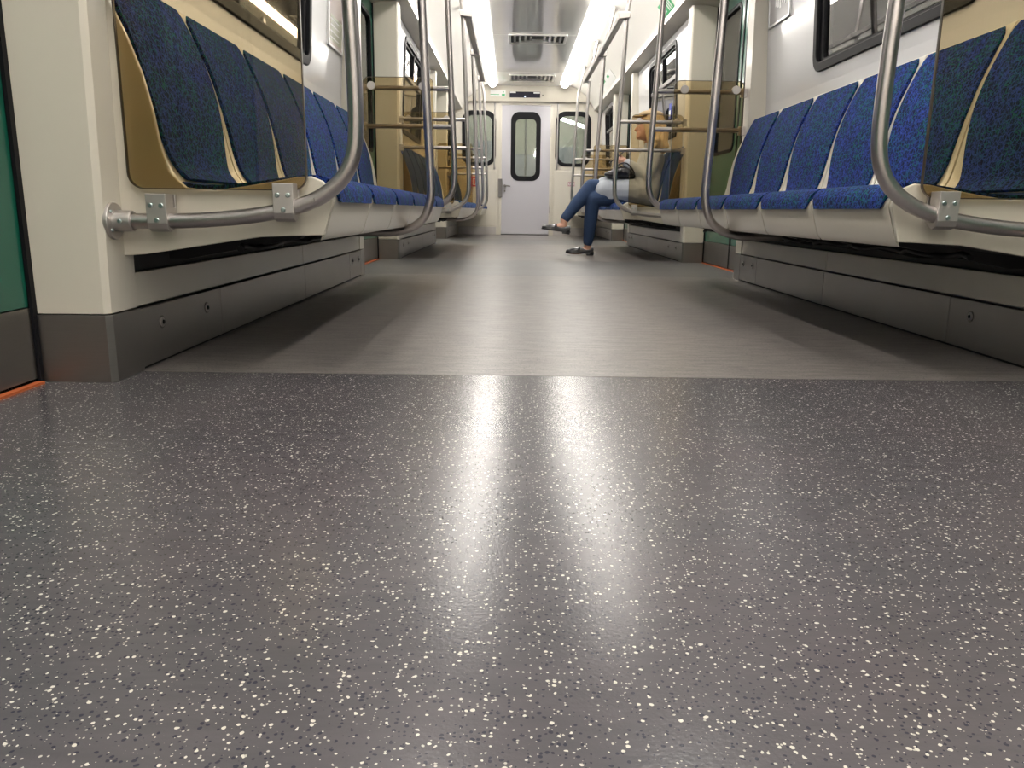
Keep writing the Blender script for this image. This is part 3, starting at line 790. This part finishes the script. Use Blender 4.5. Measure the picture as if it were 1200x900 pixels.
def blob(name, bm, mat, parent, voxel=.007, sm=4):
    me = bpy.data.meshes.new(name); bmesh.ops.recalc_face_normals(bm, faces=bm.faces); bm.to_mesh(me); bm.free()
    o = link(name, me, mat, parent)
    for p in me.polygons: p.use_smooth = True
    md = o.modifiers.new('remesh', 'REMESH'); md.mode = 'VOXEL'; md.voxel_size = voxel; md.use_smooth_shade = True
    if sm: ms = o.modifiers.new('smooth', 'SMOOTH'); ms.factor = .5; ms.iterations = sm
    return o
W = thing('person', (.95, 7.36, .47), 'woman in tan cap, grey coat and jeans sitting cross-legged with a phone', 'person')
yl, yr = 7.27, 7.46     # her left (camera side) and right
bm = bmesh.new()
# torso, neck, head
limb(bm, [((.97, 7.36, .56), .125), ((.99, 7.36, .72), .115), ((1.01, 7.36, .86), .105), ((1.015, 7.36, .93), .07)])
limb(bm, [((1.01, yl+.01, .885), .055), ((1.01, yr, .885), .055)])
limb(bm, [((1.01, 7.36, .93), .052), ((.985, 7.36, 1.03), .050)])
hc = (.965, 7.36, 1.13)
ball(bm, hc, .098, (1.0, .80, 1.22), 24)
ball(bm, (.925, 7.36, 1.075), .062, (1.0, .85, .95), 18)          # jaw
ball(bm, (.884, 7.36, 1.045), .026, (1, 1.2, .9))                   # chin
limb(bm, [((.873, 7.36, 1.135), .011), ((.855, 7.36, 1.105), .015)])  # nose
ball(bm, (.871, 7.36, 1.074), .014, (.9, 1.6, .5))                  # lips
ball(bm, (.872, 7.36, 1.064), .012, (.9, 1.5, .5))
for sy in (-1, 1):
    ball(bm, (.884, 7.36+sy*.032, 1.128), .015, (.7, 1.1, .8))      # eyes
    ball(bm, (.97, 7.36+sy*.08, 1.115), .028, (.7, .4, 1.1))        # ears
# arms to both hands at the phone
for yy, ey, hy in ((yl-.02, yl-.07, 7.325), (yr+.02, yr+.06, 7.385)):
    limb(bm, [((1.0, yy, .87), .05), ((.955, ey, .70), .040), ((.85, (ey+hy)/2, .775), .034), ((.775, hy, .828), .025)])
    sgn = 1 if hy < 7.355 else -1
    ball(bm, (.745, hy, .842), .034, (1.15, .45, .85))
    for k in range(4):   # four fingers curling around the phone
        z0 = .862-.014*k; l = (.95, 1.0, .92, .75)[k]
        limb(bm, [((.722, hy, z0), .0085), ((.722-.030*l, hy+sgn*.004, z0+.006), .0080), ((.722-.046*l, hy+sgn*.018, z0+.002), .0072), ((.722-.045*l, hy+sgn*.028, z0-.006), .0062)])
    limb(bm, [((.752, hy+sgn*.006, .862), .0100), ((.728, hy+sgn*.018, .884), .0090), ((.708, hy+sgn*.022, .892), .0078)])  # thumb
# legs: camera-side leg on the floor, the other crossed over it
limb(bm, [((.95, yl+.02, .53), .085), ((.50, 7.33, .50), .058), ((.475, 7.36, .30), .050), ((.462, 7.40, .10), .033), ((.47, 7.41, .06), .032)])
limb(bm, [((.95, yr, .55), .085), ((.47, 7.37, .605), .058), ((.35, 7.32, .46), .050), ((.232, 7.29, .315), .033), ((.235, 7.29, .275), .032)])
limb(bm, [((.47, 7.41, .05), .030), ((.38, 7.415, .032), .028), ((.30, 7.42, .026), .020)])
limb(bm, [((.235, 7.29, .27), .030), ((.15, 7.288, .250), .028), ((.07, 7.286, .250), .020)])
blob('body', bm, M['skin'], W, .0058, 3)
# jeans
bm = bmesh.new()
limb(bm, [((.95, yl+.02, .535), .098), ((.70, 7.31, .525), .085), ((.50, 7.33, .505), .069), ((.487, 7.345, .42), .064), ((.478, 7.365, .30), .061), ((.466, 7.395, .125), .046)])
limb(bm, [((.95, yr, .555), .098), ((.70, 7.42, .595), .083), ((.475, 7.37, .612), .068), ((.41, 7.34, .535), .064), ((.35, 7.32, .465), .059), ((.245, 7.295, .335), .044)])
limb(bm, [((.95, yl, .55), .11), ((.95, yr, .55), .11)])
blob('jeans', bm, M['denim'], W, .008, 3)
# coat: torso, sleeves, skirt over the thighs, collar
bm = bmesh.new()
limb(bm, [((.965, 7.275, .575), .140), ((.975, 7.29, .68), .125)]); limb(bm, [((.965, 7.445, .575), .140), ((.975, 7.43, .68), .125)])
limb(bm, [((.965, 7.36, .57), .150), ((.985, 7.36, .72), .138), ((1.005, 7.36, .85), .118), ((1.015, 7.36, .905), .085)])
limb(bm, [((1.008, yl, .88), .072), ((1.008, yr+.01, .88), .072)])
limb(bm, [((1.0, 7.36, .94), .072), ((.998, 7.36, .965), .066)])
for yy, ey, hy in ((yl-.02, yl-.07, 7.325), (yr+.02, yr+.06, 7.385)):
    limb(bm, [((1.0, yy, .87), .070), ((.985, (yy+ey)/2, .79), .066), ((.955, ey, .705), .058), ((.87, (ey+hy)/2, .762), .050), ((.79, hy+(ey-hy)*.1, .818), .039)])
limb(bm, [((.93, 7.30, .56), .130), ((.72, 7.315, .57), .112), ((.60, 7.335, .575), .098)])
limb(bm, [((.93, 7.43, .57), .130), ((.72, 7.41, .60), .100), ((.60, 7.385, .615), .088)])
ball(bm, (.66, 7.31, .53), .10, (1.1, .8, .85))
blob('coat', bm, M['coat'], W, .009, 5)
# hair: loose wavy shoulder length, and a flat cap
bm = bmesh.new()
ball(bm, (.995, 7.36, 1.145), .110, (1.0, .95, 1.08), 20)
for k in range(34):
    a = math.radians(-118+236*k/33); cx, cy = .995, 7.36; w = random.uniform(.78, 1.2); dz = random.uniform(-.02, .06); q = random.uniform(-.02, .02)
    limb(bm, [((cx+.085*math.cos(a), cy+.088*math.sin(a), 1.17), .022), ((cx+.118*math.cos(a)*w, cy+.108*math.sin(a)*w+q, 1.08), .020),
              ((cx+.01+.104*math.cos(a)*w, cy+.118*math.sin(a)*w-q, 1.01), .021), ((cx+.02+.112*math.cos(a)*w, cy+.12*math.sin(a)*w+q, .955+dz*.3), .016), ((cx+.03+.08*math.cos(a)*w, cy+.10*math.sin(a), .905+dz), .007)])
for k in range(14):
    a = math.radians(-110+220*k/13)
    limb(bm, [((.93, 7.36+.03*math.sin(a), 1.245), .012), ((.995+.09*math.cos(a), 7.36+.095*math.sin(a), 1.21), .016), ((.995+.118*math.cos(a), 7.36+.108*math.sin(a), 1.13), .012)])
blob('hair', bm, M['hair'], W, .0062, 1)
bm = bmesh.new()
ball(bm, (.985, 7.36, 1.238), .100, (1.08, .95, .36), 20)
ball(bm, (.995, 7.36, 1.278), .026, (1.2, 1, .8), 14)
ball(bm, (.875, 7.36, 1.218), .062, (1.0, 1.05, .12), 18)
blob('cap', bm, M['cap'], W, .006, 2)
# loafers
def shoe(cx, cy, z, tilt, yaw=0):
    """cx: heel x; toe points to -x"""
    Mx = Matrix.Translation((cx, cy, z)) @ Matrix.Rotation(tilt, 4, 'Y') @ Matrix.Rotation(yaw, 4, 'Z')
    prof = [(.012, .030), (-.02, .036), (-.07, .033), (-.13, .040), (-.18, .042), (-.212, .039), (-.234, .029), (-.243, .017)]
    # sole
    bm = bmesh.new(); n = 10; ring = []
    for (x, w) in prof: ring.append((x, w))
    outline = [(x, w) for x, w in prof]+[(-.246, 0)]+[(x, -w) for x, w in prof[::-1]]+[(.020, 0)]
    bprism(bm, outline, 0, .014, 'z')
    bprism(bm, [(x, w*.97) for x, w in [(.012, .030), (-.02, .036), (-.055, .034), (-.055, -.034), (-.02, -.036), (.012, -.030)]], -.014, .0, 'z')
    bmesh.ops.transform(bm, matrix=Mx, verts=bm.verts)
    so = finish('shoe', bm, M['leather'], W, bev=.003)
    # upper
    bm = bmesh.new()
    hts = [(.010, .030, .062), (-.02, .035, .060), (-.07, .033, .050), (-.12, .038, .058), (-.17, .041, .052), (-.205, .039, .046), (-.230, .030, .037), (-.243, .016, .026)]
    rows = []
    for x, w, h in hts:
        rows.append([bm.verts.new((x, w*math.cos(t), .012+(h-.012)*max(0, math.sin(t))**.7)) for t in [math.pi*i/12 for i in range(13)]])
    for a, b in zip(rows, rows[1:]):
        for i in range(12): bm.faces.new((a[i], a[i+1], b[i+1], b[i]))
    bm.faces.new(rows[0]); bm.faces.new(rows[-1][::-1])
    for r_ in (0, 1): pass
    bmesh.ops.transform(bm, matrix=Mx, verts=bm.verts)
    finish('upper', bm, M['leather'], so, smooth=True, angle=60)
    bm = bmesh.new()
    rows = []
    for x, w, h in ((-.112, .0395, .060), (-.132, .0405, .058)):
        rows.append([bm.verts.new((x, w*math.cos(t), .014+(h-.011)*max(0, math.sin(t))**.7)) for t in [math.pi*(.12+.76*i/10) for i in range(11)]])
    for i in range(10): bm.faces.new((rows[0][i], rows[0][i+1], rows[1][i+1], rows[1][i]))
    bmesh.ops.transform(bm, matrix=Mx, verts=bm.verts)
    st = finish('strap', bm, M['leather'], so, smooth=True)
    sl = st.modifiers.new('thick', 'SOLIDIFY'); sl.thickness = .003; sl.offset = 1
shoe(.508, 7.41, .0145, 0)
shoe(.275, 7.29, .205, math.radians(7))
# bag on her lap
t = thing('handbag', (.74, 7.33, .66), 'black leather handbag lying on the lap of the seated woman', 'handbag')
bm = bmesh.new()
ball(bm, (.75, 7.325, .735), .10, (1.15, .95, .52), 20); ball(bm, (.66, 7.33, .72), .06, (1.3, 1.0, .55), 16); ball(bm, (.83, 7.32, .72), .06, (1.0, 1.0, .75), 16)
for k in range(7): limb(bm, [((.66+.03*k, 7.24, .735+.01*math.sin(k)), .012), ((.67+.03*k, 7.32, .785), .010)])
blob('body', bm, M['leather'], t, .006, 2)
tube('strap', catmull([(.66, 7.25, .73), (.70, 7.22, .80), (.77, 7.22, .81), (.84, 7.24, .74)], 6), .007, M['leather'], t, 8)
t = thing('mobile_phone', (.70, 7.355, .87), 'dark mobile phone held up by the seated woman', 'phone')
bm = bmesh.new(); bprism(bm, rrect(-.037, .037, -.075, .075, .009, 4), -.004, .004, 'z')
mt = Matrix.Translation((.692, 7.355, .868)) @ Matrix.Rotation(math.radians(-38), 4, 'Y') @ Matrix.Rotation(math.radians(90), 4, 'Z')
bmesh.ops.transform(bm, matrix=mt, verts=bm.verts); finish('case', bm, M['phone'], t, bev=.002)
bm = bmesh.new(); bprism(bm, rrect(-.033, .033, -.068, .068, .004, 4), .0042, .0052, 'z'); bmesh.ops.transform(bm, matrix=mt, verts=bm.verts)
finish('screen', bm, M['display'], t)

# ------------------------------------------------------------------ world, camera, view
w = bpy.data.worlds.new('World'); S.world = w; w.use_nodes = True
w.node_tree.nodes['Background'].inputs[0].default_value = (.02, .02, .022, 1); w.node_tree.nodes['Background'].inputs[1].default_value = 1.0
F = 930.0; th = math.atan(204/F); yaw = math.atan(2/F); roll = math.radians(.7)
f = Vector((math.sin(yaw)*math.cos(th), math.cos(yaw)*math.cos(th), -math.sin(th)))
r = f.cross(Vector((0, 0, 1))).normalized(); u = r.cross(f)
r2 = r*math.cos(roll)+u*math.sin(roll); u2 = u*math.cos(roll)-r*math.sin(roll)
cam = bpy.data.cameras.new('camera'); co = bpy.data.objects.new('camera', cam); COL.objects.link(co)
mw = Matrix.Identity(4)
for i in range(3): mw[i][0] = r2[i]; mw[i][1] = u2[i]; mw[i][2] = -f[i]
mw[0][3], mw[1][3], mw[2][3] = -.232, 0, .40
co.matrix_world = mw
cam.sensor_fit = 'HORIZONTAL'; cam.sensor_width = 36; cam.lens = F/1200*36; cam.clip_start = .02; cam.clip_end = 100
S.camera = co
S.view_settings.view_transform = 'Standard'; S.view_settings.look = 'None'; S.view_settings.exposure = 0; S.view_settings.gamma = 1
S.view_settings.use_curve_mapping = False
